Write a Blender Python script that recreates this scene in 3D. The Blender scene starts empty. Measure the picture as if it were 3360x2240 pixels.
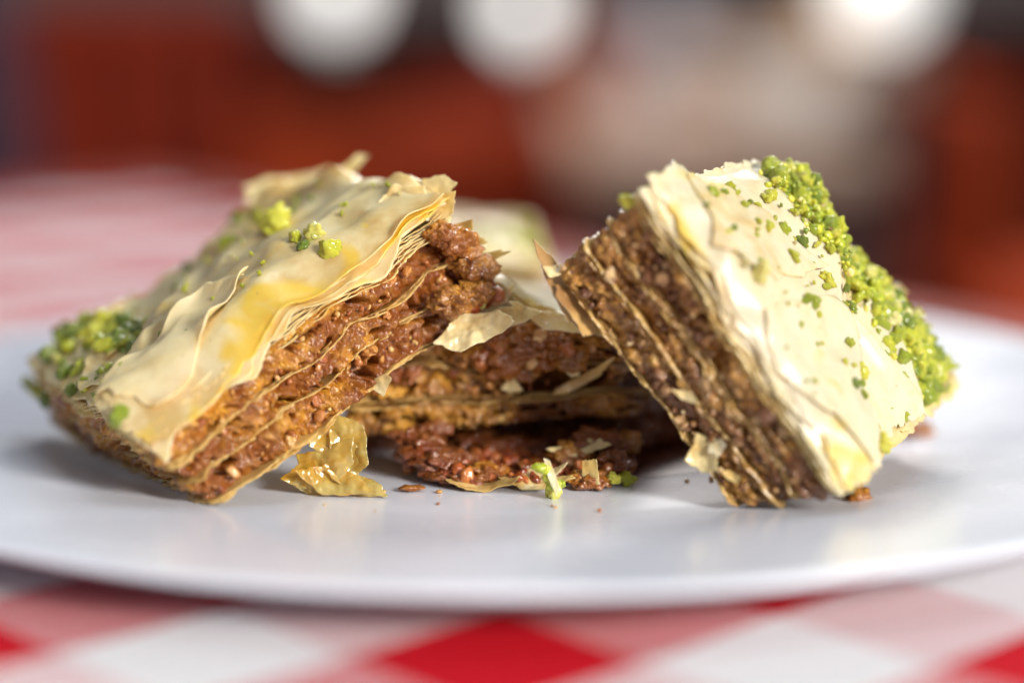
import bpy, math
import numpy as np
from mathutils import Vector, Matrix

# ------------------------------------------------------------------ camera, world, lights
S = 0.01                                   # everything below is written in centimetres
C = bpy.context.scene.collection
sc = bpy.context.scene
PITCH = math.radians(10.0)
CAMZ = 7.6
cam_d = bpy.data.cameras.new('camera'); cam_d.lens = 70.0; cam_d.sensor_width = 36.0
cam_d.clip_start = 0.02; cam_d.clip_end = 60.0
cam_d.dof.use_dof = True; cam_d.dof.focus_distance = 0.273; cam_d.dof.aperture_fstop = 4.0
cam_d.dof.aperture_blades = 0
cam = bpy.data.objects.new('camera', cam_d); C.objects.link(cam)
cam.location = (0, 0, CAMZ*S); cam.rotation_euler = (math.radians(90)-PITCH, 0, 0)
sc.camera = cam

w = bpy.data.worlds.new('World'); sc.world = w; w.use_nodes = True
bg = w.node_tree.nodes['Background']
bg.inputs['Color'].default_value = (0.82, 0.88, 1.0, 1); bg.inputs['Strength'].default_value = 0.18

def area(name, loc, target, size, power, col, size_y=None):
    d = bpy.data.lights.new(name, 'AREA'); d.energy = power; d.color = col
    d.shape = 'RECTANGLE'; d.size = size*S; d.size_y = (size_y or size)*S
    o = bpy.data.objects.new(name, d); C.objects.link(o)
    o.location = Vector(loc)*S
    o.rotation_euler = (Vector(target)-Vector(loc)).to_track_quat('-Z', 'Y').to_euler()
    return o
area('window_light', (142, -122, 86), (0, 27, 0), 55, 52, (1.0, 0.955, 0.88), 60)
area('sky_light', (30, 60, 190), (0, 30, 0), 110, 7.5, (0.96, 0.98, 1.0), 90)
area('back_room_light', (40, 330, 175), (10, 320, -60), 110, 54, (1.0, 0.96, 0.92))

sc.view_settings.view_transform = 'Standard'; sc.view_settings.look = 'None'
sc.view_settings.exposure = 0.50; sc.view_settings.gamma = 1.0
sc.cycles.max_bounces = 8; sc.cycles.transparent_max_bounces = 8

# ------------------------------------------------------------------ numpy noise
RS = np.random.default_rng(7)
_perm = RS.permutation(256).astype(np.int64); _perm = np.concatenate([_perm, _perm])
_g = RS.normal(size=(256, 3)); _g /= np.linalg.norm(_g, axis=1)[:, None]
def _h(ix, iy, iz): return _perm[_perm[_perm[ix & 255] + (iy & 255)] + (iz & 255)]
def perlin(p):
    p = np.asarray(p, float); i = np.floor(p).astype(np.int64); f = p-i; s = f*f*f*(f*(f*6-15)+10)
    r = 0
    for dx in (0, 1):
        wx = s[:, 0] if dx else 1-s[:, 0]
        for dy in (0, 1):
            wy = s[:, 1] if dy else 1-s[:, 1]
            for dz in (0, 1):
                wz = s[:, 2] if dz else 1-s[:, 2]
                g = _g[_h(i[:, 0]+dx, i[:, 1]+dy, i[:, 2]+dz)]
                r = r + wx*wy*wz*((f[:, 0]-dx)*g[:, 0]+(f[:, 1]-dy)*g[:, 1]+(f[:, 2]-dz)*g[:, 2])
    return r*1.6
def fbm(p, o=3):
    a = 1.; r = 0; p = np.asarray(p, float)
    for k in range(o): r = r+a*perlin(p*(2.03**k)+k*17.3); a *= .5
    return r
def worley(p):
    """F1, F2 and a random number of the nearest cell."""
    p = np.asarray(p, float); i = np.floor(p).astype(np.int64)
    n = len(p); f1 = np.full(n, 9.); f2 = np.full(n, 9.); cid = np.zeros(n, np.int64)
    for dx in (-1, 0, 1):
        for dy in (-1, 0, 1):
            for dz in (-1, 0, 1):
                h = _h(i[:, 0]+dx, i[:, 1]+dy, i[:, 2]+dz)
                q = i+np.array([dx, dy, dz])+.5+.36*_g[h]*1.3
                d = np.linalg.norm(p-q, axis=1)
                m = d < f1
                f2 = np.where(m, f1, np.minimum(f2, d)); cid = np.where(m, h, cid); f1 = np.where(m, d, f1)
    return f1, f2, ((cid*97) % 256)/255.
def sstep(a, b, x):
    t = np.clip((x-a)/(b-a), 0, 1); return t*t*(3-2*t)

# ------------------------------------------------------------------ mesh helpers
def mesh_np(name, V, F, mat=None, smooth=True, attrs=None):
    """V (n,3) in cm, F (m,k) quads or tris."""
    V = np.ascontiguousarray(V, np.float32)*S; F = np.ascontiguousarray(F, np.int32)
    me = bpy.data.meshes.new(name); k = F.shape[1]
    me.vertices.add(len(V)); me.vertices.foreach_set('co', V.ravel())
    me.loops.add(F.size); me.loops.foreach_set('vertex_index', F.ravel())
    me.polygons.add(len(F)); me.polygons.foreach_set('loop_start', np.arange(0, F.size, k, dtype=np.int32))
    try: me.polygons.foreach_set('loop_total', np.full(len(F), k, np.int32))
    except Exception: pass
    me.update(calc_edges=True)
    if attrs:
        for an, av in attrs.items():
            a = me.attributes.new(an, 'FLOAT', 'POINT'); a.data.foreach_set('value', np.ascontiguousarray(av, np.float32))
    if mat: me.materials.append(mat)
    me.polygons.foreach_set('use_smooth', np.full(len(me.polygons), bool(smooth)))
    me.validate()
    return me
def link(name, me, parent=None, loc=None):
    o = bpy.data.objects.new(name, me); C.objects.link(o)
    if parent is not None: o.parent = parent
    if loc is not None: o.location = Vector(loc)*S
    return o
def tag(o, label=None, cat=None, group=None, kind=None):
    for k, v in (('label', label), ('category', cat), ('group', group), ('kind', kind)):
        if v: o[k] = v
    return o
def thing(name, label, cat, loc=(0, 0, 0), rz=0, group=None):
    o = bpy.data.objects.new(name, None); C.objects.link(o); o.empty_display_size = .01
    o.location = Vector(loc)*S; o.rotation_euler = (0, 0, rz)
    return tag(o, label, cat, group)
def grid_faces(nr, nc, wrap_c=False):
    r = np.arange(nr-1)[:, None]; cN = nc if wrap_c else nc-1; c = np.arange(cN)[None, :]
    a = r*nc+c; b = r*nc+(c+1) % nc
    return np.stack([a, b, b+nc, a+nc], -1).reshape(-1, 4)
class Batch:
    def __init__(s): s.V = []; s.F = []; s.n = 0; s.A = []
    def add(s, V, F, a=0.):
        if F.shape[1] == 4: F = np.concatenate([F[:, [0, 1, 2]], F[:, [0, 2, 3]]])
        s.V.append(V); s.F.append(F+s.n); s.n += len(V); s.A.append(np.full(len(V), a))
    def build(s, name, mat, parent=None, smooth=True):
        return link(name, mesh_np(name, np.concatenate(s.V), np.concatenate(s.F), mat, smooth, {'tone': np.concatenate(s.A)}), parent)
def ico(sub):
    import bmesh
    bm = bmesh.new(); bmesh.ops.create_icosphere(bm, subdivisions=sub, radius=1)
    V = np.array([v.co[:] for v in bm.verts]); F = np.array([[v.index for v in f.verts] for f in bm.faces]); bm.free()
    return V, F
ICO = {k: ico(k) for k in (1, 2, 3, 4, 5)}
def rotm(rng):
    q = rng.normal(size=4); q /= np.linalg.norm(q); a, b, c, d = q
    return np.array([[1-2*(c*c+d*d), 2*(b*c-a*d), 2*(b*d+a*c)], [2*(b*c+a*d), 1-2*(b*b+d*d), 2*(c*d-a*b)], [2*(b*d-a*c), 2*(c*d+a*b), 1-2*(b*b+c*c)]])
def lump(rng, sub=2, knob=.25, ang=.25, stretch=.3, facets=6):
    """an irregular nut fragment of radius about 1"""
    V, F = ICO[sub]; V = V.copy(); off = rng.uniform(0, 90, 3)
    r = 1+ang*fbm(V*1.1+off, 2)
    for _ in range(facets):                 # broken flat faces
        n = rng.normal(size=3); n /= np.linalg.norm(n); h = rng.uniform(.60, .92)
        d = V@n; r = np.where(d*r > h, .1*r+.9*h/np.maximum(d, .2), r)
    if knob: f1, _, _ = worley(V*1.7+off); r = r+knob*(.55-f1)*1.5
    r = r/r.mean()
    V = V*r[:, None]*(1+stretch*rng.uniform(-1, 1, 3))
    return V@rotm(rng).T, F

# ------------------------------------------------------------------ materials
def mat_new(name):
    m = bpy.data.materials.new(name); m.use_nodes = True; nt = m.node_tree
    return m, nt, nt.nodes['Principled BSDF']
class NT:
    def __init__(s, nt): s.nt = nt
    def n(s, t, **k):
        o = s.nt.nodes.new(t)
        for a, b in k.items(): setattr(o, a, b)
        return o
    def l(s, a, b): s.nt.links.new(a, b)
    def val(s, x, y):
        if isinstance(y, (int, float)): x.default_value = y
        elif isinstance(y, tuple): x.default_value = y if len(y) == 4 or x.type == 'VECTOR' else (*y, 1)
        else: s.l(y, x)
    def math(s, op, a, b=0., c=0., clamp=False):
        o = s.n('ShaderNodeMath', operation=op); o.use_clamp = clamp
        s.val(o.inputs[0], a); s.val(o.inputs[1], b); s.val(o.inputs[2], c); return o.outputs[0]
    def coords(s):
        return s.n('ShaderNodeTexCoord').outputs['Object']
    def noise(s, scale_cm, detail=3, rough=.55, vec=None, dist=0.):
        o = s.n('ShaderNodeTexNoise'); o.inputs['Scale'].default_value = 100./scale_cm
        o.inputs['Detail'].default_value = detail; o.inputs['Roughness'].default_value = rough; o.inputs['Distortion'].default_value = dist
        s.l(vec if vec is not None else s.coords(), o.inputs['Vector']); return o.outputs['Fac']
    def vor(s, scale_cm, out='Distance', vec=None):
        o = s.n('ShaderNodeTexVoronoi'); o.inputs['Scale'].default_value = 100./scale_cm
        s.l(vec if vec is not None else s.coords(), o.inputs['Vector']); return o.outputs[out]
    def ramp(s, fac, stops, interp='LINEAR'):
        o = s.n('ShaderNodeValToRGB'); cr = o.color_ramp; cr.interpolation = interp
        while len(cr.elements) < len(stops): cr.elements.new(.5)
        for e, (p, c) in zip(cr.elements, stops):
            e.position = p; e.color = (*c, 1) if not isinstance(c, (int, float)) else (c, c, c, 1)
        s.l(fac, o.inputs[0]); return o.outputs[0]
    def mix(s, f, a, b, mode='MIX'):
        o = s.n('ShaderNodeMix', data_type='RGBA', blend_type=mode)
        s.val(o.inputs['Factor'], f); s.val(o.inputs['A'], a); s.val(o.inputs['B'], b); return o.outputs['Result']
    def bump(s, h, dist_cm, strength=1., normal=None):
        o = s.n('ShaderNodeBump'); o.inputs['Distance'].default_value = dist_cm*S; o.inputs['Strength'].default_value = strength
        s.l(h, o.inputs['Height'])
        if normal is not None: s.l(normal, o.inputs['Normal'])
        return o.outputs['Normal']
    def attr(s, name):
        return s.n('ShaderNodeAttribute', attribute_name=name).outputs['Fac']
    def rnd(s):
        a = s.n('ShaderNodeObjectInfo').outputs['Random']; b = s.n('ShaderNodeNewGeometry').outputs['Random Per Island']
        return s.math('FRACT', s.math('ADD', s.math('MULTIPLY', a, 7.13), b))
def setp(p, **k):
    for a, b in k.items():
        a = a.replace('_', ' ')
        p.inputs[a].default_value = (*b, 1) if isinstance(b, tuple) and len(b) == 3 and p.inputs[a].type == 'RGBA' else b

def mat_filling(name, dark, mid, light, cream, gloss=.3, syrup=(.16, .028, .007), samt=.5):
    m, nt, p = mat_new(name); t = NT(nt)
    cell = t.attr('cell'); n1 = t.noise(.5, 4); n2 = t.noise(.07, 3)
    base = t.ramp(n1, [(.30, dark), (.50, mid), (.68, light)])
    chunk = t.ramp(cell, [(0., dark), (.25, mid), (.55, light), (.80, light), (.93, cream), (1., cream)], 'LINEAR')
    col = t.mix(t.ramp(n2, [(.35, .25), (.62, .75)]), base, chunk)
    n3 = t.noise(.035, 2); col = t.mix(.55, col, t.ramp(n3, [(.3, (.35, .30, .28)), (.5, (.5, .5, .5)), (.7, (.78, .72, .62))]), 'OVERLAY')
    t.l(col, p.inputs['Base Color'])
    col = t.mix(.5, col, t.ramp(t.attr('lay'), [(.25, (.33, .29, .27)), (.5, (.5, .5, .5)), (.8, (.66, .64, .58))]), 'OVERLAY'); sm = t.ramp(t.math('ADD', t.noise(.9, 4, .6), t.math('MULTIPLY', t.attr('soak'), .30*samt)), [(.62-.25*samt, 0.), (.74-.2*samt, 1.)]); col = t.mix(t.math('MULTIPLY', sm, .82), col, syrup)
    t.l(col, p.inputs['Base Color']); gm = t.noise(.55, 3)                    # syrup soaked places are glossy, dry crumbs are not
    t.l(t.ramp(gm, [(.38, .62), (.58, gloss)]), p.inputs['Roughness'])
    t.l(t.ramp(gm, [(.28, .25), (.48, 1.)]), p.inputs['Coat Weight'])
    setp(p, Coat_Roughness=.07, IOR=1.45, Specular_IOR_Level=.25, Subsurface_Weight=.12, Subsurface_Radius=(.0020, .0012, .0005), Subsurface_Scale=.6)
    b = t.math('ADD', t.math('MULTIPLY', t.vor(.055), .8), t.noise(.03, 3))
    t.l(t.bump(b, .022, .8), p.inputs['Normal']); t.l(t.bump(t.noise(.06, 2), .03, 1.), p.inputs['Coat Normal'])
    return m
FILL_L = mat_filling('walnut_filling_golden', (.11, .024, .003), (.42, .155, .014), (.72, .37, .045), (.88, .66, .20), .10, (.20, .042, .005), .70)
FILL_R = mat_filling('walnut_filling_brown', (.10, .030, .005), (.34, .145, .022), (.54, .30, .065), (.74, .54, .20), .22, (.15, .04, .010), .45)
FILL_M = mat_filling('walnut_filling_dark', (.09, .022, .004), (.38, .150, .017), (.66, .35, .055), (.82, .58, .18), .2, (.12, .022, .006), .5)
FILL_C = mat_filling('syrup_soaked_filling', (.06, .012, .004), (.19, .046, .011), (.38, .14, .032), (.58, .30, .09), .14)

def mat_nut(name, stops, rough=.3, sss=.3, coat=.6):
    m, nt, p = mat_new(name); t = NT(nt)
    col = t.ramp(t.rnd(), stops); n = t.noise(.09, 3)
    col = t.mix(.5, col, t.ramp(n, [(.3, (.34, .3, .28)), (.55, (.5, .5, .5)), (.75, (.72, .7, .64))]), 'OVERLAY')
    t.l(col, p.inputs['Base Color'])
    setp(p, Roughness=rough, Coat_Weight=coat, Coat_Roughness=.12, Subsurface_Weight=sss, Subsurface_Radius=(.003, .002, .0008), Subsurface_Scale=.6)
    t.l(t.bump(t.math('ADD', t.noise(.05, 3), t.vor(.07)), .015, .8), p.inputs['Normal'])
    return m
NUT_L = mat_nut('nut_golden_red', [(0, (.24, .055, .015)), (.35, (.45, .15, .035)), (.7, (.62, .30, .08)), (1, (.72, .45, .17))], .25)
NUT_R = mat_nut('nut_brown_cream', [(0, (.16, .06, .025)), (.4, (.30, .14, .055)), (.8, (.48, .28, .11)), (1, (.66, .48, .24))], .38)
NUT_RED = mat_nut('nut_syrup_red', [(0, (.22, .035, .010)), (.6, (.42, .09, .018)), (1, (.58, .20, .04))], .14, .3, 1.)
PIST = mat_nut('pistachio_green', [(0, (.13, .21, .015)), (.25, (.32, .40, .02)), (.6, (.56, .60, .035)), (.9, (.70, .67, .08)), (.96, (.78, .72, .3)), (1, (.34, .16, .10))], .34, .5, .5)
PIST_D = mat_nut('pistachio_dark_green', [(0, (.12, .19, .012)), (.4, (.28, .36, .018)), (.8, (.46, .50, .025)), (1, (.56, .54, .03))], .32, .35, .6)

def mat_phyllo(name, pale, tan, honey, honey_amt=.5, sss=.25, rough=.42, coat=.25, spread=1.):
    m, nt, p = mat_new(name); t = NT(nt)
    n1 = t.noise(1.5, 3, .55, dist=.6); n2 = t.noise(.22, 3); r = t.rnd()
    x = t.math('ADD', n1, t.math('MULTIPLY', t.math('SUBTRACT', r, .5), .22*spread))
    x = t.math('ADD', x, t.math('MULTIPLY', t.math('SUBTRACT', t.noise(.45, 4), .5), .5)); col = t.ramp(x, [(.30, tan), (.52, pale), (.8, tuple(min(1, c*1.04) for c in pale))])
    hn = t.ramp(t.math('ADD', t.noise(1.1, 2, .5, dist=1.2), t.math('MULTIPLY', t.attr('wet'), .22)), [(.72-.2*honey_amt, 0.), (.90-.2*honey_amt, 1.)])
    col = t.mix(t.math('MULTIPLY', hn, .85), col, honey)
    sp = t.ramp(t.noise(.12, 2), [(.70, 0.), (.78, 1.)]); col = t.mix(t.math('MULTIPLY', sp, .45), col, tuple(c*.55 for c in tan)); col = t.mix(.35, col, t.ramp(n2, [(.3, (.40, .37, .33)), (.6, (.55, .55, .55))]), 'OVERLAY')
    t.l(col, p.inputs['Base Color'])
    t.l(t.ramp(t.noise(.8, 3), [(.4, rough+.12), (.65, rough-.16)]), p.inputs['Roughness'])
    setp(p, Coat_Weight=coat, Coat_Roughness=.2, Subsurface_Weight=sss, Subsurface_Radius=(.004, .003, .0013), Subsurface_Scale=.5)
    b = t.math('ADD', t.noise(.6, 3), t.math('MULTIPLY', t.noise(.05, 2), .10))
    t.l(t.bump(b, .03, .22), p.inputs['Normal'])
    return m
TOP_R = mat_phyllo('phyllo_top_pale', (.82, .68, .40), (.70, .47, .19), (.84, .52, .04), .46, .45, .42, .3)
TOP_L = mat_phyllo('phyllo_top_golden', (.88, .67, .32), (.68, .42, .14), (.88, .52, .03), .62, .45, .42, .3)
INNER = mat_phyllo('phyllo_inner_tan', (.64, .40, .13), (.34, .16, .04), (.60, .30, .04), .5, .2, .38, .45, 1.6)
CRUST = mat_phyllo('phyllo_crust_edge', (.82, .62, .28), (.70, .43, .12), (.80, .44, .04), .5, .3, .4, .3, 1.2)
HONEY = mat_phyllo('phyllo_honey', (.95, .68, .20), (.93, .46, .04), (.93, .38, .02), .8, .5, .2, 1.)
HONEY.node_tree.nodes['Principled BSDF'].inputs['Transmission Weight'].default_value = .45

def mat_plate():
    m, nt, p = mat_new('plate_white_glaze'); t = NT(nt)
    t.l(t.ramp(t.noise(4, 2), [(.3, (.75, .79, .89)), (.7, (.78, .82, .91))]), p.inputs['Base Color'])
    t.l(t.ramp(t.noise(2.2, 3), [(.3, .22), (.7, .30)]), p.inputs['Roughness'])
    setp(p, IOR=1.5, Coat_Weight=.15, Coat_Roughness=.12)
    return m
PLATE = mat_plate()

def mat_gingham():
    m, nt, p = mat_new('gingham_cloth'); t = NT(nt)
    co = t.n('ShaderNodeMapping'); co.vector_type = 'TEXTURE'
    co.inputs['Location'].default_value = (GX*S, GY*S, 0); co.inputs['Rotation'].default_value = (0, 0, math.radians(GA))
    co.inputs['Scale'].default_value = (GS*2*S, GS*2*S, 1)
    t.l(t.coords(), co.inputs[0])
    # hand-woven irregularity
    sx = t.n('ShaderNodeSeparateXYZ'); t.l(co.outputs[0], sx.inputs[0]); x, y = sx.outputs[0], sx.outputs[1]
    fx = t.math('FRACT', t.math('ADD', x, 1000.)); fy = t.math('FRACT', t.math('ADD', y, 1000.))
    rx = t.math('GREATER_THAN', fx, .5)          # columns that are red: x in (-.5,0)
    ry = t.math('GREATER_THAN', fy, .5)
    K = 2*GS/.075
    tw = t.math('ADD', t.math('MULTIPLY', x, K), t.math('MULTIPLY', y, K))
    twx = t.math('GREATER_THAN', t.math('FRACT', t.math('ADD', tw, 5000.)), .25)  # diagonal twill: weft on top
    red = (.60, .006, .018); wht = (.84, .83, .85)
    cx = t.mix(rx, wht, red); cy = t.mix(ry, wht, red)
    col = t.mix(t.math('MULTIPLY_ADD', twx, .75, .12), cx, cy)
    t.l(col, p.inputs['Base Color']); setp(p, Roughness=.9, Specular_IOR_Level=.15)
    h = t.math('ADD', t.math('SINE', t.math('MULTIPLY', x, K*6.283)), t.math('SINE', t.math('MULTIPLY', y, K*6.283)))
    t.l(t.bump(h, .012, .7), p.inputs['Normal'])
    return m
GX, GY, GA, GS = -0.13, 22.40, 43., 2.27

def mat_simple(name, col, rough=.5, var=.25, scale=6., coat=0., emit=None, es=0., stretch=None, spec=.5):
    m, nt, p = mat_new(name); t = NT(nt)
    v = t.coords()
    if stretch:
        mp = t.n('ShaderNodeMapping'); mp.inputs['Scale'].default_value = stretch; t.l(v, mp.inputs[0]); v = mp.outputs[0]
    n = t.noise(scale, 4, vec=v)
    a = tuple(c*(1-var) for c in col); b = tuple(min(1, c*(1+var)) for c in col)
    t.l(t.ramp(n, [(.3, a), (.7, b)]), p.inputs['Base Color']); setp(p, Roughness=rough, Coat_Weight=coat, Specular_IOR_Level=spec)
    if emit: setp(p, Emission_Color=emit, Emission_Strength=es)
    return m

# ------------------------------------------------------------------ the plate and the cloth
PC = np.array([-0.1, 31.85])               # plate centre
def lathe(prof, n=220):
    prof = np.array(prof, float); a = np.linspace(0, 2*np.pi, n, endpoint=False)
    V = np.stack([prof[:, 0][:, None]*np.cos(a), prof[:, 0][:, None]*np.sin(a), np.repeat(prof[:, 1][:, None], n, 1)], -1).reshape(-1, 3)
    return V, grid_faces(len(prof), n, True)
def smooth_prof(pts, k=6):
    pts = np.array(pts, float); out = []
    for i in range(len(pts)-1):
        p0 = pts[max(i-1, 0)]; p1 = pts[i]; p2 = pts[i+1]; p3 = pts[min(i+2, len(pts)-1)]
        for j in range(k):
            t = j/k; out.append(.5*((2*p1)+(-p0+p2)*t+(2*p0-5*p1+4*p2-p3)*t*t+(-p0+3*p1-3*p2+p3)*t**3))
    out.append(pts[-1]); return out
FLOORZ = .78
prof = smooth_prof([(.001, FLOORZ), (3, FLOORZ), (5.9, FLOORZ), (6.6, FLOORZ+.015), (7.4, .86), (8.2, .955), (9.2, 1.045), (10.4, 1.13), (10.85, 1.17), (11.0, 1.165), (11.06, 1.11), (10.9, 1.03),
                    (10.2, .94), (8.6, .80), (7.9, .68), (7.6, .56), (7.4, .48), (7.2, .46), (6.9, .46), (6.75, .50), (6.2, .56), (3, .57), (.001, .57)])
V, F = lathe(prof)
plate = link('plate', mesh_np('plate', V, F, PLATE), None, (PC[0], PC[1], 0))
tag(plate, 'round white glazed plate with wide rim holding the baklava', 'plate')

def make_cloth():
    # the table (and its cloth) stands turned to the camera: far corner at CO, edges along E1 and E2
    CO = np.array([-13., 71.]); E1 = np.array([.602, -.799]); E2 = np.array([-.799, -.602])
    a = np.linspace(0, 125, 330); b = np.linspace(0, 105, 280); A, B = np.meshgrid(a, b); A = A.ravel(); B = B.ravel()
    P = CO+A[:, None]*E1+B[:, None]*E2; P3 = np.concatenate([P, np.zeros((len(P), 1))], 1)
    Z = .12*fbm(P3*.11+3, 2)+.38; under = np.hypot(P[:, 0]-PC[0], P[:, 1]-PC[1]); Z = .44+(Z-.44)*sstep(9, 14, under)
    Z = np.minimum(Z, .45)
    V = np.concatenate([P, Z[:, None]], 1); nr, nc = len(b), len(a); F = [grid_faces(nr, nc)]; n = len(V); Vs = [V]
    for edge, out in ((np.arange(nc), -E2), (np.arange(nr)*nc, -E1)):      # hanging borders at the two far edges
        m = len(edge); prev = edge[None, :]; rows = []
        for k, (d, dz) in enumerate([(.5, -.15), (.8, -.6), (.9, -3), (1.3, -12), (1.8, -26)]):
            row = V[edge].copy(); row[:, :2] += out*(d+(.8*np.sin(np.arange(m)*.12)*(k/4)))[:, None]; row[:, 2] += dz; rows.append(row)
        idx = np.concatenate([edge, n+np.arange(5*m)]).reshape(6, m); F.append(np.stack([idx[:-1, :-1], idx[:-1, 1:], idx[1:, 1:], idx[1:, :-1]], -1).reshape(-1, 4))
        Vs += rows; n += 5*m
    o = link('tablecloth', mesh_np('tablecloth', np.concatenate(Vs), np.concatenate(F), mat_gingham()))
    tag(o, 'red and white gingham tablecloth spread under the white plate', 'tablecloth')
    return o
make_cloth()

# ------------------------------------------------------------------ baklava generator
class Hexa:
    """eight corners (a,b,c in 0/1) in cm; local coordinates in cm are mapped trilinearly"""
    def __init__(s, cor, U, W, T):
        s.c = {k: np.array(v, float) for k, v in cor.items()}; s.U, s.W, s.T = U, W, T; s.warp = .11
        s.base = np.mean([s.c[k] for k in s.c], 0); s.base[2] = min(v[2] for v in s.c.values())
    def __call__(s, P):
        P = np.array(np.atleast_2d(P), float); sd = s.U*7.7+s.W*3.1
        c = P[:, 2]; mid = np.clip(c/s.T, 0, 1)*np.clip(1-c/s.T, 0, 1)*4
        P[:, 2] = c+mid*(.10*perlin(P/np.array([1.3, 1.3, 2.5])+sd)+.04*perlin(P/np.array([.45, .45, .9])+sd))
        wp = s.warp*np.stack([perlin(P/1.7+sd+k*9) for k in range(3)], 1)+.3*s.warp*np.stack([perlin(P/.6+sd+k*9) for k in range(3)], 1)
        P = P+wp*np.array([1., 1., .8]); u, v, t = P[:, 0]/s.U, P[:, 1]/s.W, P[:, 2]/s.T; r = 0
        for (i, j, k), q in s.c.items():
            wgt = (u if i else 1-u)*(v if j else 1-v)*(t if k else 1-t); r = r+wgt[:, None]*q
        return r-s.base

def perimeter(U, W, hf, hs):
    """loop around the rectangle; b=0 side (towards the camera) fine; returns points, outward normals"""
    pts = []; nor = []
    def seg(p, q, h, n):
        L = np.hypot(q[0]-p[0], q[1]-p[1]); k = max(4, int(L/h)); t = np.arange(k)/k
        pts.append(np.stack([p[0]+(q[0]-p[0])*t, p[1]+(q[1]-p[1])*t], 1)); nor.append(np.repeat([n], k, 0))
    seg((0, 0), (U, 0), hf, (0, -1)); seg((U, 0), (U, W), hs[0], (1, 0)); seg((U, W), (0, W), .09, (0, 1)); seg((0, W), (0, 0), hs[1], (-1, 0))
    P = np.concatenate(pts); N = np.concatenate(nor).astype(float)
    # rounded corners
    R = .16
    q = np.clip(P, [R, R], [U-R, W-R]); d = P-q; L = np.linalg.norm(d, axis=1)
    cm = (np.abs(d[:, 0]) > 1e-6) & (np.abs(d[:, 1]) > 1e-6)
    N[cm] = d[cm]/L[cm][:, None]; P[cm] = q[cm]+N[cm]*R
    return P, N

def filling(hx, c0, c1, mat, parent, seed, hf=.02, hs=(.03, .03), amp=1., pit=1., recess=.01, shape=None):
    P, N = perimeter(hx.U, hx.W, hf, hs); n = len(P); H = c1-c0
    nr = max(5, int(H/.022)); cs = [(c0, .5, 0), (c0, .18, 0)]+[(c0+H*k/(nr-1), 0, 1) for k in range(nr)]+[(c1, .18, 0), (c1, .5, 0)]
    V = []; cell = []; soak = []; lay = []
    for (c, ins, act) in cs:
        p = P-N*ins
        Q = np.concatenate([p, np.full((n, 1), c)], 1)
        if act:
            s3 = Q+seed*3.7
            wq = s3+.10*np.stack([perlin(s3/.33+3), perlin(s3/.33+13), perlin(s3/.33+23)], 1)+.03*np.stack([perlin(s3/.09+3), perlin(s3/.09+13), perlin(s3/.09+23)], 1)
            wq = wq/np.array([1., 1., .62]); f1, f2, cid = worley(wq/.30); g1, g2, gid = worley(wq/.12+9)
            h1, _, hid = worley(wq/.05+5); big = fbm(s3/np.array([1., 1., .5]), 3)*.13; rough = sstep(-.25, .45, perlin(s3/.6+77)); f1c = np.maximum(f1, .30)
            d = big+(.05+.10*rough)*(.62-f1c)+(.012+.03*rough)*(.6-g1)-.03*np.exp(-((f2-f1)/.10)**2)*rough+.045*fbm(s3/.10, 3)+.014*(.5-h1)
            pn = perlin(s3/np.array([.62, .62, .11])+31)+.35*perlin(s3/.16+3)
            d = d-pit*.24*sstep(.30, .55, pn)
            e = min(c-c0, c1-c)/.07; edge = min(1., e)
            d = amp*d-.05*(1-edge)-recess
            if shape is not None: d = d+shape(Q)
            Q[:, :2] += N*d[:, None]
            Q[:, 2] += edge*.03*perlin(s3/.12+55)
            cell.append(np.clip(.35*cid+.35*gid+.3*hid, 0, 1))
            lay.append(.5+.5*fbm(s3/np.array([.8, .8, .09]), 2)); soak.append(sstep(.25, 1.05, Q[:, 0]/hx.U+.45*(.5-c/hx.T)+.35*fbm(s3/.7, 3)))
        else: cell.append(np.zeros(n)); lay.append(np.zeros(n)); soak.append(np.zeros(n))
        V.append(Q)
    V = np.concatenate(V); F = grid_faces(len(cs), n, True)
    # stop the caps with a centre point
    cen = [[hx.U/2, hx.W/2, c0], [hx.U/2, hx.W/2, c1-.3*(c1 > hx.T*.6)]]; m = len(V); i = np.arange(n); j = (i+1) % n; l = (len(cs)-1)*n
    F = np.concatenate([F, np.stack([j, i, np.full(n, m), np.full(n, m)], 1), np.stack([l+i, l+j, np.full(n, m+1), np.full(n, m+1)], 1)])
    F3 = np.concatenate([F[:, [0, 1, 2]], F[:-2*n][:, [0, 2, 3]]])
    V = np.concatenate([V, cen]); cell = np.concatenate(cell+[np.zeros(2)])
    return link('nut_filling', mesh_np('nut_filling', hx(V), F3, mat, True, {'cell': cell, 'lay': np.concatenate(lay+[np.zeros(2)]), 'soak': np.concatenate(soak+[np.zeros(2)])}), parent)

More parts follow.
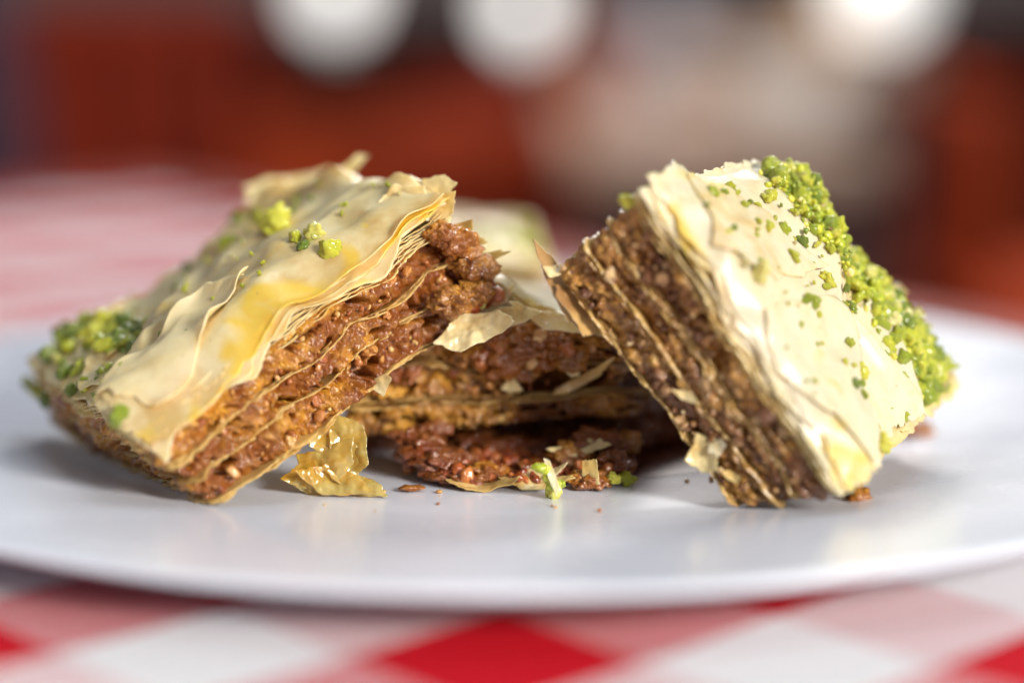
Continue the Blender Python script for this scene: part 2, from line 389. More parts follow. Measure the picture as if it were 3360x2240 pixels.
def sheet_ring(hx, c, mat, parent, seed, th=.014, out=.05, wav=.03, hf=.03, sag=None, ragged=.06, name='phyllo_sheet', slope=0.):
    """one thin leaf of pastry seen at the cut faces; its middle is closed too"""
    P, N = perimeter(hx.U, hx.W, hf, (.045, .045)); n = len(P)
    e = P/.5; z3 = np.concatenate([P, np.full((n, 1), seed*1.3)], 1)
    rag = out+ragged*fbm(z3/.28, 3)+.03*perlin(z3/.07)
    V = []
    for (ins, s) in [(.7, -1), (.25, -1), (.08, -1), (0, -1), (0, 1), (.08, 1), (.25, 1), (.7, 1)]:
        p = P-N*ins if ins else P+N*rag[:, None]
        if ins == .08: p = P+N*(rag*.4-.04)[:, None]
        q = np.concatenate([p, np.full((n, 1), seed*1.3)], 1)
        z = c+wav*(1.5*perlin(q/np.array([.9, .9, 1]))+.7*perlin(q/np.array([.28, .28, 1])+5)+(.35*perlin(q/np.array([.11, .11, 1])+8) if ins < .1 else 0))+s*th/2
        if sag is not None: z = z+sag(p)
        z = z-slope*ins
        V.append(np.concatenate([p, z[:, None]], 1))
    V = np.concatenate(V); F = grid_faces(8, n, True); m = len(V); i = np.arange(n); j = (i+1) % n; l = 7*n
    zc = [[hx.U/2, hx.W/2, c-th/2-slope*2.4], [hx.U/2, hx.W/2, c+th/2-slope*2.4]]
    F3 = np.concatenate([F[:, [0, 1, 2]], F[:, [0, 2, 3]], np.stack([j, i, np.full(n, m)], 1), np.stack([l+i, l+j, np.full(n, m+1)], 1)])
    return link(name, mesh_np(name, hx(np.concatenate([V, zc])), F3, mat, True), parent)

def sheet_top(hx, fz, a0, a1, b0, b1, mat, parent, seed, th=.02, res=.04, ragged=.08, edge=None, name='phyllo_sheet', wet=None):
    """a whole leaf over the top; fz(a,b)->height; borders ragged"""
    nu = int((a1-a0)/res); nw = int((b1-b0)/res)
    a = np.linspace(0, 1, nu); b = np.linspace(0, 1, nw); A, B = np.meshgrid(a, b)
    A = A.ravel(); B = B.ravel()
    def rg(t, k, o): q = np.stack([t*5, np.full_like(t, k), np.full_like(t, seed*2.1)], 1); return ragged*(fbm(q*1.6, 4))+o
    la = a0+0*A; ha = a1+0*A; lb = b0+0*A; hb = b1+0*A; pw = lambda t, L: np.clip(1-t*L/.35, 0, 1)**2
    ea = rg(B, 1.5, 0)*pw(A, a1-a0)+rg(B, 7.5, 0)*pw(1-A, a1-a0); eb = rg(A, 3.5, 0)*pw(B, b1-b0)+rg(A, 5.5, 0)*pw(1-B, b1-b0)
    if edge:
        e = edge(A, B); la = la+e[0]; ha = ha+e[1]; lb = lb+e[2]; hb = hb+e[3]
    X = la+(ha-la)*A+ea; Y = lb+(hb-lb)*B+eb
    Z = fz(X, Y)
    Vt = np.stack([X, Y, Z], 1); n = len(Vt)
    Vb = Vt.copy(); Vb[:, 2] -= th
    F = grid_faces(nw, nu); Fb = F[:, ::-1]+n
    ring = np.concatenate([np.arange(nu), np.arange(1, nw)*nu+nu-1, (nw-1)*nu+np.arange(nu-2, -1, -1), np.arange(nw-2, 0, -1)*nu])
    r2 = np.roll(ring, -1); Fs = np.stack([r2, ring, ring+n, r2+n], 1)
    wet = np.exp(-(np.maximum(Y, 0)/.55)**2)*sstep(-.25, .35, perlin(np.stack([X, Y*.5, 0*X+seed], 1)/1.1)) if wet is None else wet(X, Y)
    return link(name, mesh_np(name, hx(np.concatenate([Vt, Vb])), np.concatenate([F, Fb, Fs]), mat, True, {'wet': np.concatenate([wet, wet])}), parent)

def embed_nuts(hx, parent, mat, rng, n_big, n_small, crange, faces=('f',), small=(.02, .05), big=(.055, .095), gaps=()):
    def spot():
        f = faces[rng.integers(len(faces))]
        while True:
            c = rng.uniform(*crange)
            if not any(g0 < c < g1 for g0, g1 in gaps): break
        t = rng.uniform(.02, .98)
        if f == 'f': return np.array([t*hx.U, rng.uniform(-.03, .05), c])
        if f == 'r': return np.array([hx.U+rng.uniform(-.05, .03), t*hx.W, c])
        return np.array([rng.uniform(-.03, .05), t*hx.W, c])
    for k in range(n_big):
        V, F = lump(rng, 4, .22, .45, .45, 7); r = rng.uniform(*big)*(1.3 if k % 6 == 0 else 1)
        P = hx(spot())+hx.base*0+V*r
        c = P.mean(0); o = link('nut_piece', mesh_np('nut_piece', P-c, F, mat), parent, c)
    B = Batch()
    for k in range(n_small):
        V, F = lump(rng, 2 if k % 3 else 2, .15, .35, .35); r = rng.uniform(*small)*(1.6 if rng.random() < .12 else 1)
        B.add(hx(spot())+V*r, F, rng.random())
    if n_small: tag(B.build('nut_crumbs', mat, parent), kind='stuff')

# shared pistachio meshes
PV = []
def pist_mesh(k, mat):
    rng = np.random.default_rng(100+k); V, F = lump(rng, 3, .55, .35, .4, 3)
    return mesh_np('pistachio_nib', V, F, mat)
PMESH = {True: [pist_mesh(k, PIST) for k in range(8)], False: [pist_mesh(k+8, PIST_D) for k in range(8)]}
def nib(parent, pos, r, rng, bright=True):
    o = bpy.data.objects.new('pistachio_nib', PMESH[bright][rng.integers(8)]); C.objects.link(o); o.parent = parent
    o.location = Vector(pos)*S; o.scale = (r*rng.uniform(.8, 1.25), r*rng.uniform(.8, 1.25), r*rng.uniform(.7, 1.1)); o.rotation_euler = tuple(rng.uniform(0, 6.28, 3)); return o
def crumbs(parent, pts, rad, mat, rng, name='pistachio_crumbs'):
    B = Batch()
    for p, r in zip(pts, rad):
        V, F = lump(rng, 2, .35, .35, .45, 4); B.add(p+V*r*(1.5 if rng.random() < .1 else .9), F, rng.random())
    return tag(B.build(name, mat, parent), kind='stuff')

def flake(parent, pos, rx, ry, ax, mat, seed, curl=.3, th=.018, name='phyllo_flake', n=26):
    """small torn leaf: ax = 3x3 rows (right, up, normal)"""
    rng = np.random.default_rng(seed); g = np.linspace(-1, 1, n); A, B = np.meshgrid(g, g); A = A.ravel(); B = B.ravel()
    ang = np.arctan2(B, A); rr = np.maximum(abs(A), abs(B))
    # square to blob mapping with torn border
    k = rr/np.maximum(np.hypot(A, B), 1e-6); q = np.stack([np.cos(ang)*1.3, np.sin(ang)*1.3, np.full_like(A, seed*1.7)], 1)
    pl = [(i*6.283/5+rng.uniform(-.45, .45), rng.uniform(.72, 1.05)) for i in range(5)]
    tear = np.min([h_/np.maximum(np.cos(ang-t_), .35) for t_, h_ in pl], 0); tear = np.minimum(tear, 1.7)*(1+.10*fbm(q*2.2, 4)); X = A*k*tear*rx; Y = B*k*tear*ry
    q2 = np.stack([X/.35, Y/.35, np.full_like(A, seed*.9)], 1)
    Z = curl*((X/rx)**2*rx*.5-(Y/ry)**2*ry*.25*rng.uniform(-1, 1))+(.07 if n > 38 else .05)*fbm(q2, 3)
    Vt = np.stack([X, Y, Z], 1); m = len(Vt); Vb = Vt-[0, 0, th]
    F = grid_faces(n, n); ring = np.concatenate([np.arange(n), np.arange(1, n)*n+n-1, (n-1)*n+np.arange(n-2, -1, -1), np.arange(n-2, 0, -1)*n])
    r2 = np.roll(ring, -1); Fa = np.concatenate([F, F[:, ::-1]+m, np.stack([r2, ring, ring+m, r2+m], 1)])
    ax = np.array(ax, float); ax /= np.linalg.norm(ax, axis=1)[:, None]
    return link(name, mesh_np(name, np.concatenate([Vt, Vb])@ax, Fa, mat), parent, pos)

def clump(parent, pos, rad, mat, seed, squash=(1, 1, 1), sub=5, name='nut_clump'):
    """a rough crumbly lump of filling"""
    import numpy as _n
    V, F = ICO[sub]; off = seed*5.1; W_ = V*rad; W_ = W_+.06*np.stack([perlin(W_/.2+off+k*10) for k in range(3)], 1)
    f1, f2, cid = worley(W_/.22+off); g1, _, gid = worley(W_/.10+off); h1, _, hid = worley(W_/.05+off)
    d = rad*.35*fbm(V*1.5+off, 3)+.09*(.6-np.maximum(f1, .25))+.045*(.6-g1)+.018*(.5-h1)+.03*fbm(W_/.09, 2)-.16*sstep(.3, .6, perlin(W_/.28+off))
    P = V*(rad+d)[:, None]*np.array(squash)
    return link(name, mesh_np(name, P, F, mat, True, {'cell': .35*cid+.35*gid+.3*hid}), parent, pos)

def patch(hx, f, parent, ca, cb, ra, rb, rot, mat, seed, lift=.03, curl=.10, th=.016, n=44):
    """a torn leaf lying on the top and following it, its broken borders lifting a little"""
    rng = np.random.default_rng(seed); g = np.linspace(-1, 1, n); A, B = np.meshgrid(g, g); A = A.ravel(); B = B.ravel()
    ang = np.arctan2(B, A); rr = np.maximum(abs(A), abs(B)); k = rr/np.maximum(np.hypot(A, B), 1e-6)
    pl = [(i*6.283/5+rng.uniform(-.5, .5), rng.uniform(.65, 1.05)) for i in range(5)]
    q = np.stack([np.cos(ang)*2.2, np.sin(ang)*2.2, np.full_like(A, seed*1.7)], 1)
    tear = np.minimum(np.min([h_/np.maximum(np.cos(ang-t_), .35) for t_, h_ in pl], 0), 1.6)*(1+.09*fbm(q, 4))
    x = A*k*tear*ra; y = B*k*tear*rb; X = ca+x*math.cos(rot)-y*math.sin(rot); Y = cb+x*math.sin(rot)+y*math.cos(rot)
    X = np.clip(X, -.05, hx.U+.04); Y = np.clip(Y, -.1, hx.W+.04)
    q2 = np.stack([X, Y, np.full_like(X, seed*.7)], 1)
    Z = f(X, Y)+lift+curl*rr**4*np.clip(.5+1.3*perlin(q2/.5), 0, 1.3)+.02*perlin(q2/.3)
    Vt = np.stack([X, Y, Z], 1); m = len(Vt); Vb = Vt-[0, 0, th]; F = grid_faces(n, n)
    ring = np.concatenate([np.arange(n), np.arange(1, n)*n+n-1, (n-1)*n+np.arange(n-2, -1, -1), np.arange(n-2, 0, -1)*n]); r2 = np.roll(ring, -1)
    Fa = np.concatenate([F, F[:, ::-1]+m, np.stack([r2, ring, ring+m, r2+m], 1)])
    return link('phyllo_flake', mesh_np('phyllo_flake', hx(np.concatenate([Vt, Vb])), Fa, mat), parent)
def build_baklava(name, label, cor, U, W, T, layers, fill, inner, crust, nutm, seed, hf=.02, hs=(.04, .04), nuts=(10, 160), faces=('f',), pit=1., amp=1., grp='baklava pieces on the plate', shape=None):
    hx = Hexa(cor, U, W, T); root = thing(name, label, 'pastry', hx.base, 0, grp); rng = np.random.default_rng(seed); k = 0
    for L in layers:
        if L[0] == 'n': filling(hx, L[1], L[2], fill, root, seed+L[1]*3, hf, hs, amp, pit, shape=shape)
        else:
            n = L[3]; top = len(L) > 4
            for i in range(n):
                c = L[1]+(L[2]-L[1])*(i+.5)/n
                sheet_ring(hx, c, crust if top else inner, root, seed*3+k, # leaf
                     th=.013, out=(.03 if top else .015)+rng.uniform(-.06, .06), wav=.018, hf=hf*1.5, ragged=.075, sag=lambda p, z0=L[1]: .032*fbm(np.concatenate([p, np.full((len(p), 1), z0*9)], 1)/.7, 3), slope=.25 if top else 0.); k += 1
    if nuts[0]+nuts[1]:
        embed_nuts(hx, root, nutm, rng, nuts[0], nuts[1], (layers[0][2], layers[-1][1]), faces, gaps=[(L[1]-.02, L[2]+.02) for L in layers if L[0] == 'p'])
    return hx, root, rng

def top_fn(hx, seed, bulge=.12, wr=.06, off=0., droop=.10, extra=None):
    U, W, T = hx.U, hx.W, hx.T
    def f(a, b):
        q = np.stack([a, b, np.full_like(a, seed*1.9)], 1)
        u, v = np.clip(a/U, 0, 1), np.clip(b/W, 0, 1)
        z = T+.05+off+bulge*(16*u*(1-u)*v*(1-v))**.5+wr*(fbm(q/1.7, 2)+.2*(1-2*np.sqrt(perlin(q/np.array([1.6, .9, 1])+9)**2+.01))+.08*perlin(q/.5))
        e = np.minimum(np.minimum(a, U-a), np.minimum(b, W-b)); z = z-droop*(1-sstep(-.05, .35, e))
        if extra is not None: z = z+extra(a, b)
        return z
    return f
def on_top(hx, f, a, b, lift=0.):
    a = np.atleast_1d(np.array(a, float)); b = np.atleast_1d(np.array(b, float)); return hx(np.stack([a, b, f(a, b)+lift], 1))

# ------------------------------------------------------------------ right piece
RC = {(0, 0, 0): (0.5, 26.5, 4.0), (0, 0, 1): (1.80, 25.7, 5.04), (0, 1, 0): (2.83, 30.3, 3.88), (0, 1, 1): (4.12, 29.6, 5.0), (1, 0, 0): (2.98, 25.7, 0.84), (1, 0, 1): (4.24, 24.9, 1.33), (1, 1, 0): (5.6, 29.3, 0.99), (1, 1, 1): (6.69, 28.7, 2.03)}
U, W, T = 4.2, 4.55, 1.75
hx, right, rng = build_baklava('baklava_piece', 'right baklava square tipped on its corner, thick bright green pistachio band along its outer edge',
    RC, U, W, T, [('p', 0, .08, 4), ('n', .07, .50), ('p', .50, .59, 5), ('n', .58, .92), ('p', .92, 1.04, 6), ('n', 1.03, 1.50), ('p', 1.47, T-.09, 7, 1)],
    FILL_R, INNER, CRUST, NUT_R, 11, .017, (.05, .05), (26, 150), pit=1.1, amp=1.05)
fb = top_fn(hx, 3, .10, .10, -.03, .10, lambda a, b: -.22*sstep(3.1, 4.3, a)*sstep(-.5, 2., b))
for i in range(1): sheet_top(hx, (lambda i: lambda a, b: fb(a, b)-.03*i)(i), -.03, U+.03, -.03, W+.03, TOP_R, right, 31+i, .02, .05)
def hbR(A, B): return (0*A, 0*A, 0*A, W*(-.50*sstep(.0, 1., A)**1.2+.03*np.sin(A*15)))
for i in range(3):
    def fo(a, b, i=i):
        q = np.stack([a, b, np.full_like(a, 7.+.12*i)], 1)
        lim = W*(.80-.50*sstep(0, 1, a/U)**1.2); e = lim-b
        curl = .20*np.exp(-(np.maximum(e, 0)/.35)**2)*(.6+.8*perlin(q/1.2))
        ls = .16*np.exp(-(np.maximum(b, 0)/.25)**2)*sstep(.1, .9, perlin(q/.9+4)+.5)
        end = .15*np.exp(-(np.maximum(a, 0)/.4)**2)
        pil = .13*sstep(.0, .5, e)*sstep(-.1, .4, b)
        return fb(a, b)+.05+.028*i+.06*fbm(q/1.2, 2)+.050*(1-3*np.sqrt(perlin(q/np.array([1.2, .8, 1])+4)**2+.003))+.03*perlin(q/.5+8)+pil+curl*.7*(i+1)/3+ls*(i/2)*.4-end*.3
    sheet_top(hx, fo, -.06-.05*i, U-.02+.03*i, -.06+.04*i, W*(.80-.035*i), TOP_R, right, 41+i, .018, .035, .12, edge=hbR)
fT = lambda a, b: np.maximum(fb(a, b)+.03, np.where(b < W*(.78-.50*sstep(0, 1, a/U)**1.2), fo(a, b)+.01, -9))
# creased raised fold on the lower half of the top
def fc(a, b):
    q = np.stack([a, b, np.full_like(a, 2.)], 1); return fb(a, b)+.12+.16*np.exp(-((b-2.3-.35*(a-3.2)+.2*perlin(q/.8))/.22)**2)+.10*np.exp(-((b-3.0+.25*(a-3.2))/.16)**2)+.02*fbm(q/.6, 2)
sheet_top(hx, fc, 2.5, U-.05, 1.5, 3.5, TOP_R, right, 51, .02, .035, .22)
for k, (a, b, ra, rb, ro) in enumerate([(.8, 1.1, 1.0, .8, .3), (3.0, .8, 1.2, .8, .1)]): patch(hx, fT, right, a, b, ra, rb, ro, TOP_R, 400+k, .025, .05)
for k, (a, b, ra, rb, ro) in enumerate([(3.5, 2.6, .9, .6, .3), (2.2, 3.0, .8, .5, 1.)]): patch(hx, fb, right, a, b, ra, rb, ro, TOP_R, 410+k, .05, .05)
RN = [(0.0, 0.22, 14), (0.07, 0.29, 10), (0.13, 0.32, 8), (0.23, 0.33, 14), (0.25, 0.42, 16), (0.13, 0.49, 20), (0.35, 0.35, 16), (0.36, 0.13, 24), (0.38, 0.56, 14), (0.31, 0.48, 12), (0.31, 0.59, 12), (0.48, 0.44, 7), (0.56, 0.46, 9), (0.5, 0.29, 15), (0.54, 0.3, 12), (0.59, 0.57, 14), (0.67, 0.36, 12), (0.78, 0.25, 18), (0.77, 0.34, 16), (0.82, 0.28, 10), (0.75, 0.54, 20), (0.67, 0.65, 26), (0.71, 0.49, 10), (0.68, 0.54, 8), (0.86, 0.66, 16), (0.95, 0.63, 14), (0.96, 0.24, 24), (0.93, 0.36, 7), (0.96, 0.52, 14), (0.97, 0.63, 14), (0.03, 0.35, 8), (0.34, 0.7, 14)]
for (u, v, r) in RN: nib(right, on_top(hx, fT, max(u, .06)*U, v*W, .03)[0], r*.0062, rng)
for k in range(90):
    u, v = rng.uniform(.06, .96), rng.beta(2.2, 1.6)*.8; nib(right, on_top(hx, fT, u*U, v*W, .04)[0], rng.uniform(.018, .045)*(1.6 if k % 9 == 0 else 1), rng)
# the dense band along the outer edge: large nibs as parts, the fine meal as one mass
def band(hx, f, root, rng, path, width, n_big, n_small, height, mat, bright, rb=(.07, .13), rs=(.03, .075)):
    path = np.array(path); s = np.linspace(0, 1, len(path))
    def smp(n, w):
        t = rng.uniform(0, 1, n); c = np.stack([np.interp(t, s, path[:, k]) for k in range(2)], 1); dens = np.interp(t, s, path[:, 2])
        o = rng.normal(size=(n, 2))*np.array([.5, .5])*w; q_ = c+o
        keep = (rng.random(n) < dens+.05) & (q_[:, 0] > .10) & (q_[:, 0] < hx.U-.06) & (q_[:, 1] > .05) & (q_[:, 1] < hx.W-.03); r = np.clip(1-np.linalg.norm(o, axis=1)/(1.7*w), 0, 1); return (c+o)[keep], (r*dens)[keep]
    ab, r = smp(n_small, width); P = on_top(hx, f, ab[:, 0], ab[:, 1]); up = hx(np.stack([ab[:, 0], ab[:, 1], np.full(len(ab), hx.T+1.)], 1))-hx(np.stack([ab[:, 0], ab[:, 1], np.full(len(ab), hx.T)], 1))
    lift = rng.uniform(0, 1, len(ab))*height*np.sqrt(r); crumbs(root, P+up*lift[:, None], rng.uniform(*rs, len(ab)), mat, rng)
    ab, r = smp(n_big, width*.9); P = on_top(hx, f, ab[:, 0], ab[:, 1]); up = hx(np.stack([ab[:, 0], ab[:, 1], np.full(len(ab), hx.T+1.)], 1))-hx(np.stack([ab[:, 0], ab[:, 1], np.full(len(ab), hx.T)], 1))
    for p, u_, rr in zip(P, up, r): nib(root, p+u_*height*np.sqrt(rr)*rng.uniform(.6, 1.1), rng.uniform(*rb), rng, bright)
band(hx, fT, right, rng, [(.25, 3.3, 1), (.9, 3.3, 1), (1.5, 3.3, 1), (2.1, 3.4, 1), (2.6, 3.5, 1), (3.1, 3.5, 1), (3.6, 3.5, 1), (3.85, 3.6, 1), (3.95, 3.5, 1)], .66, 230, 1500, .20, PIST, True, (.06, .15), (.022, .08))
band(hx, fT, right, rng, [(.2, 3.1, 1), (.7, 3.2, 1), (1.2, 3.3, .8)], .40, 20, 160, .12, PIST, True)
band(hx, fb, right, rng, [(3.7, 3.9, 1), (3.95, 3.7, 1), (4.0, 3.1, .8)], .20, 18, 130, .12, PIST, True)
# torn leaves on the cut face and at the corner
loc = lambda a, b, c: hx(np.array([[a, b, c]]))[0]
flake(right, loc(3.35, -.10, .18), .17, .26, ((.9, -.3, .1), (-.1, .2, 1), (-.3, -.9, .2)), CRUST, 61, .4)
flake(right, loc(3.30, -.12, .42), .12, .10, ((.9, -.3, .5), (-.4, .2, .8), (-.3, -.9, .2)), TOP_R, 62, .5)
flake(right, loc(2.45, -.10, .50), .17, .06, ((.8, -.3, -.3), (.1, .2, .9), (-.3, -.9, .2)), CRUST, 63, .6)
flake(right, loc(.35, .05, -.12), .62, .20, ((.46, -.15, -.85), (.5, .6, .3), (-.6, -.6, .2)), INNER, 164, .3)
flake(right, loc(.75, .0, -.10), .50, .20, ((.5, -.15, -.75), (.5, .6, .3), (-.6, -.6, .2)), INNER, 265, .35)
flake(right, loc(.02, .0, .02), .16, .10, ((.9, 0, .2), (0, .8, .4), (-.2, -.5, .9)), CRUST, 66, .5)
flake(right, loc(3.75, -.10, .32), .15, .06, ((.8, -.3, -.3), (.1, .2, .9), (-.3, -.9, .2)), CRUST, 67, .6)
nib(right, loc(-.05, .0, 1.42), .09, rng)

# ------------------------------------------------------------------ left piece
LC = {(0, 0, 0): (-3.90, 25.6, 0.90), (0, 0, 1): (-5.02, 25.3, 1.98), (0, 1, 0): (-7.12, 30.0, 1.01), (0, 1, 1): (-7.35, 29.6, 2.07), (1, 0, 0): (-0.28, 28.0, 3.25), (1, 0, 1): (-0.92, 27.7, 4.71), (1, 1, 0): (-3.11, 32.3, 2.85), (1, 1, 1): (-3.85, 32.0, 4.10)}
U, W, T = 5.3, 5.0, 1.4
hx, left, rng = build_baklava('baklava_piece', 'left baklava square propped up, reddish golden cut face, dark green pistachio cluster at low corner',
    LC, U, W, T, [('p', 0, .05, 2), ('n', .03, .42), ('p', .40, .44, 3), ('n', .42, .74), ('p', .73, .77, 3), ('n', .75, 1.16), ('p', 1.08, T-.09, 8, 1)],
    FILL_L, INNER, CRUST, NUT_L, 23, .017, (.06, .025), (18, 130), ('f', 'f', 'r'), pit=1.5, amp=1.15,
    shape=lambda Q: .18*sstep(4.2, 5.3, Q[:, 0])*perlin(Q/.5+3)+.10*perlin(Q/np.array([.9, .9, .13])+41)*(.5+.5*sstep(1, 4, Q[:, 0])))
gb = top_fn(hx, 8, -.02, .08, 0., .08)
for i in range(1): sheet_top(hx, (lambda i: lambda a, b: gb(a, b)-.03*i)(i), -.03, U+.02, -.02, W+.03, TOP_L, left, 71+i, .02, .05)
def hbL(A, B): return (.10*A*0, 0*A, 0*A, W*(-.72*(1-sstep(-.1, .85, A))))
for i in range(3):
    def go(a, b, i=i):
        q = np.stack([a, b, np.full_like(a, 17.+.12*i)], 1)
        lim = W*(.92-.72*(1-sstep(-.1, .85, a/U))); e = lim-b
        curl = .10*np.exp(-(np.maximum(e, 0)/.30)**2)
        pil = .24*sstep(.0, .55, e)*sstep(-.1, .5, b)
        low = -(.14+.30*sstep(3.4, .8, a)+.10*perlin(q/.6+3)-.05*i)*(1-sstep(-.16, .20, b))
        up = .22*np.exp(-((U-a)/.35)**2)*sstep(-.2, .5, perlin(q/.8+2))
        return gb(a, b)+.05+.028*i+.09*fbm(q/1.3, 2)+.050*(1-3*np.sqrt(perlin(q/np.array([1.3, .8, 1])+4)**2+.003))+.03*perlin(q/.5+8)+curl+pil+low+up*(i/2)
    sheet_top(hx, go, .02+.03*i, U+.06-.05*i, -.13-.012*i, W*(.92-.02*i), TOP_L, left, 81+i, .018, .035, .10, edge=hbL)
gT = lambda a, b: np.maximum(gb(a, b)+.03, np.where(b < W*(.90-.72*(1-sstep(-.1, .85, a/U))), go(a, b)+.01, -9))
for k, (a, b, ra, rb, ro) in enumerate([(1.3, .6, 1.3, .6, .2)]): patch(hx, gT, left, a, b, ra, rb, ro, TOP_L, 420+k)
for k, (a, b, ra, rb, ro) in enumerate([(1.2, 3.4, .9, .8, .3), (2.4, 4.0, .9, .7, 0), (.7, 2.0, .6, .8, .1)]): patch(hx, gb, left, a, b, ra, rb, ro, TOP_L, 430+k, .05)
LN = [(0.8, 0.68, 24), (0.73, 0.44, 34), (0.9, 0.58, 10), (0.64, 0.59, 16), (0.7, 0.13, 24), (0.68, 0.05, 22), (0.66, 0.16, 18), (0.65, 0.11, 15), (0.3, 0.23, 14), (0.41, .97, 14), (0.36, 0.89, 10), (0.31, 0.54, 24), (0.27, 0.47, 18), (0.47, 0.71, 18), (0.57, 0.84, 20), (0.68, 0.85, 20), (0.8, 0.86, 18), (0.14, 0.31, 18), (0.09, 0.21, 16), (0.04, 0.82, 20), (0.04, 0.63, 18), (0.02, 0.29, 20), (0.84, 0.2, 8), (0.01, 0.50, 16), (0.02, 0.02, 18), (0.55, 0.16, 6), (0.4, 0.25, 8), (0.2, 0.74, 34), (0.93, 0.87, 12), (0.11, .98, 12), (.22, .40, 22), (.75, .47, 20), (.71, .42, 22), (.70, .12, 16)]
for (u, v, r) in LN: nib(left, on_top(hx, gT, u*U, v*W)[0], r*.0062, rng, bright=(r > 30 or .0 < v < .5))
for k in range(70):
    u, v = rng.uniform(.04, .95), rng.uniform(.05, .95); nib(left, on_top(hx, gT, u*U, v*W, .02)[0], rng.uniform(.016, .04)*(1.7 if k % 9 == 0 else 1), rng)
band(hx, gb, left, rng, [(.7, 5.0, .8), (1.0, 4.2, 1), (1.0, 3.4, 1), (1.1, 2.6, 1), (1.4, 2.3, .8)], .52, 62, 70, .08, PIST_D, False, (.08, .15), (.04, .08))
band(hx, gb, left, rng, [(.2, 4.6, 1), (.3, 3.0, 1), (.3, 1.4, 1), (.2, .5, 1)], .22, 26, 30, .05, PIST, True, (.05, .10), (.03, .06))
loc = lambda a, b, c: hx(np.array([[a, b, c]]))[0]
for k in range(5): nib(left, loc(-.08-.05*rng.random(), 4.0+.25*k, .85+.1*rng.random()), .10, rng, False)
# torn leaves standing up along the far upper edge, and the curled corner
flake(left, loc(U+.05, 4.2, T+.35), .62, .20, ((.97, 0.1, .25), (-.2, .5, .8), (0, -.9, .5)), TOP_L, 91, .25, n=34)
flake(left, loc(U+.22, 2.7, T+.42), .55, .13, ((.72, .1, .70), (-.6, .3, .7), (0, -.9, .3)), TOP_L, 92, .4)
flake(left, loc(U+.10, 4.3, T+.42), .60, .14, ((.97, 0.1, .12), (-.2, .5, .8), (0, -.9, .5)), TOP_L, 99, .3)
flake(left, loc(U+.05, .25, T+.10), .30, .24, ((.85, -.1, .45), (-.35, .3, .9), (.2, -.9, .3)), CRUST, 93, .5, n=34)
flake(left, loc(U-.1, .05, T-.02), .26, .20, ((.85, -.1, .25), (-.2, .3, .9), (.2, -.9, .3)), CRUST, 94, .5, n=34)
flake(left, loc(U-.35, .45, T+.22), .34, .22, ((.9, -.1, .25), (-.2, .3, .9), (.1, -.8, .5)), TOP_L, 95, .4, n=34)
flake(left, loc(3.05, -.12, .02), .16, .11, ((.75, -.3, .6), (-.5, -.1, .8), (.2, -.9, .1)), TOP_L, 96, .3)
# ragged end of filling that sticks out, with red syrupy nuts at its tip
for (p, r, s, m) in [((-.75, 27.55, 4.12), .26, 1, FILL_L), ((-.62, 27.6, 3.85), .22, 2, FILL_M), ((-.45, 27.6, 3.72), .24, 3, FILL_M), ((-.95, 27.5, 4.25), .22, 4, FILL_L), ((-.85, 27.3, 3.35), .25, 5, FILL_M), ((-.50, 27.5, 3.45), .20, 6, FILL_M)]:
    clump(left, np.array(p)-hx.base, r, m, 200+s, (1.1, .8, .8))
for k, (a, c) in enumerate([(U-.05, .78), (U, .55), (U-.1, 1.0)]):
    flake(left, loc(a, .0, c), .38, .10, ((.9, -.15, .35), (-.2, -.2, .9), (.2, -.9, .3)), INNER, 97+k, .35)
for (p, r, s) in [((-.38, 27.7, 3.42), .21, 11), ((-.62, 27.6, 3.28), .17, 12), ((-.22, 27.8, 3.36), .13, 13)]:
    V, F = lump(np.random.default_rng(s), 4, .10, .25, .2); link('nut_piece', mesh_np('nut_piece', V*r, F, NUT_RED), left, np.array(p)-hx.base)
nib(left, np.array((-.42, 27.55, 3.25))-hx.base, .05, rng)

# ------------------------------------------------------------------ middle piece
MC = {(0, 0, 0): (-2.45, 28.0, 1.32), (0, 0, 1): (-2.05, 28.0, 3.3), (0, 1, 0): (-2.04, 33.2, 1.02), (0, 1, 1): (-2.17, 33.2, 2.9), (1, 0, 0): (1.75, 28.1, 1.52), (1, 0, 1): (1.28, 27.8, 3.0), (1, 1, 0): (3.7, 32.2, .85), (1, 1, 1): (2.5, 32.8, 2.55)}
U, W, T = 3.9, 4.4, 1.65
hx, mid, rng = build_baklava('baklava_piece', 'shaded middle baklava between the two leaning squares, torn top leaf over crumbly filling',
    MC, U, W, T, [('n', .0, .34), ('p', .34, .46, 5), ('n', .46, .82), ('p', .82, .90, 4), ('n', .90, 1.42), ('p', 1.42, 1.58, 5, 1)],
    FILL_M, INNER, CRUST, NUT_L, 37, .02, (.03, .08), (14, 110), ('f', 'f', 'f', 'r'), pit=1.3, amp=1.2,
    shape=lambda Q: -.55*np.exp(-((Q[:, 0]-3.1)/.75)**2)*np.exp(-((Q[:, 2]-.62)/.14)**2))
mb = top_fn(hx, 12, .08, .07, 0., .12)
def mo(a, b):
    return mb(a, b)+.42*np.exp(-((a-2.15)/.55)**2)*np.exp(-(b/1.0)**2)-.10*sstep(2.6, 3.9, a)
for i in range(2): sheet_top(hx, (lambda i: lambda a, b: mo(a, b)-.05*i)(i), .0, U-.05, -.02, W+.03, TOP_L, mid, 101+i, .022, .04, .12)
loc = lambda a, b, c: hx(np.array([[a, b, c]]))[0]
flake(mid, loc(1.50, -.16, T-.02), .50, .30, ((.93, .05, .30), (-.25, .25, .85), (.1, -.9, .4)), TOP_L, 111, .35, n=40)
wl = lambda x, y, z: np.array([x, y, z])-hx.base
flake(mid, wl(-.62, 27.35, 2.94), .46, .28, ((.93, .05, .28), (-.15, .55, .75), (.1, -.75, .6)), TOP_L, 118, .35, n=40)
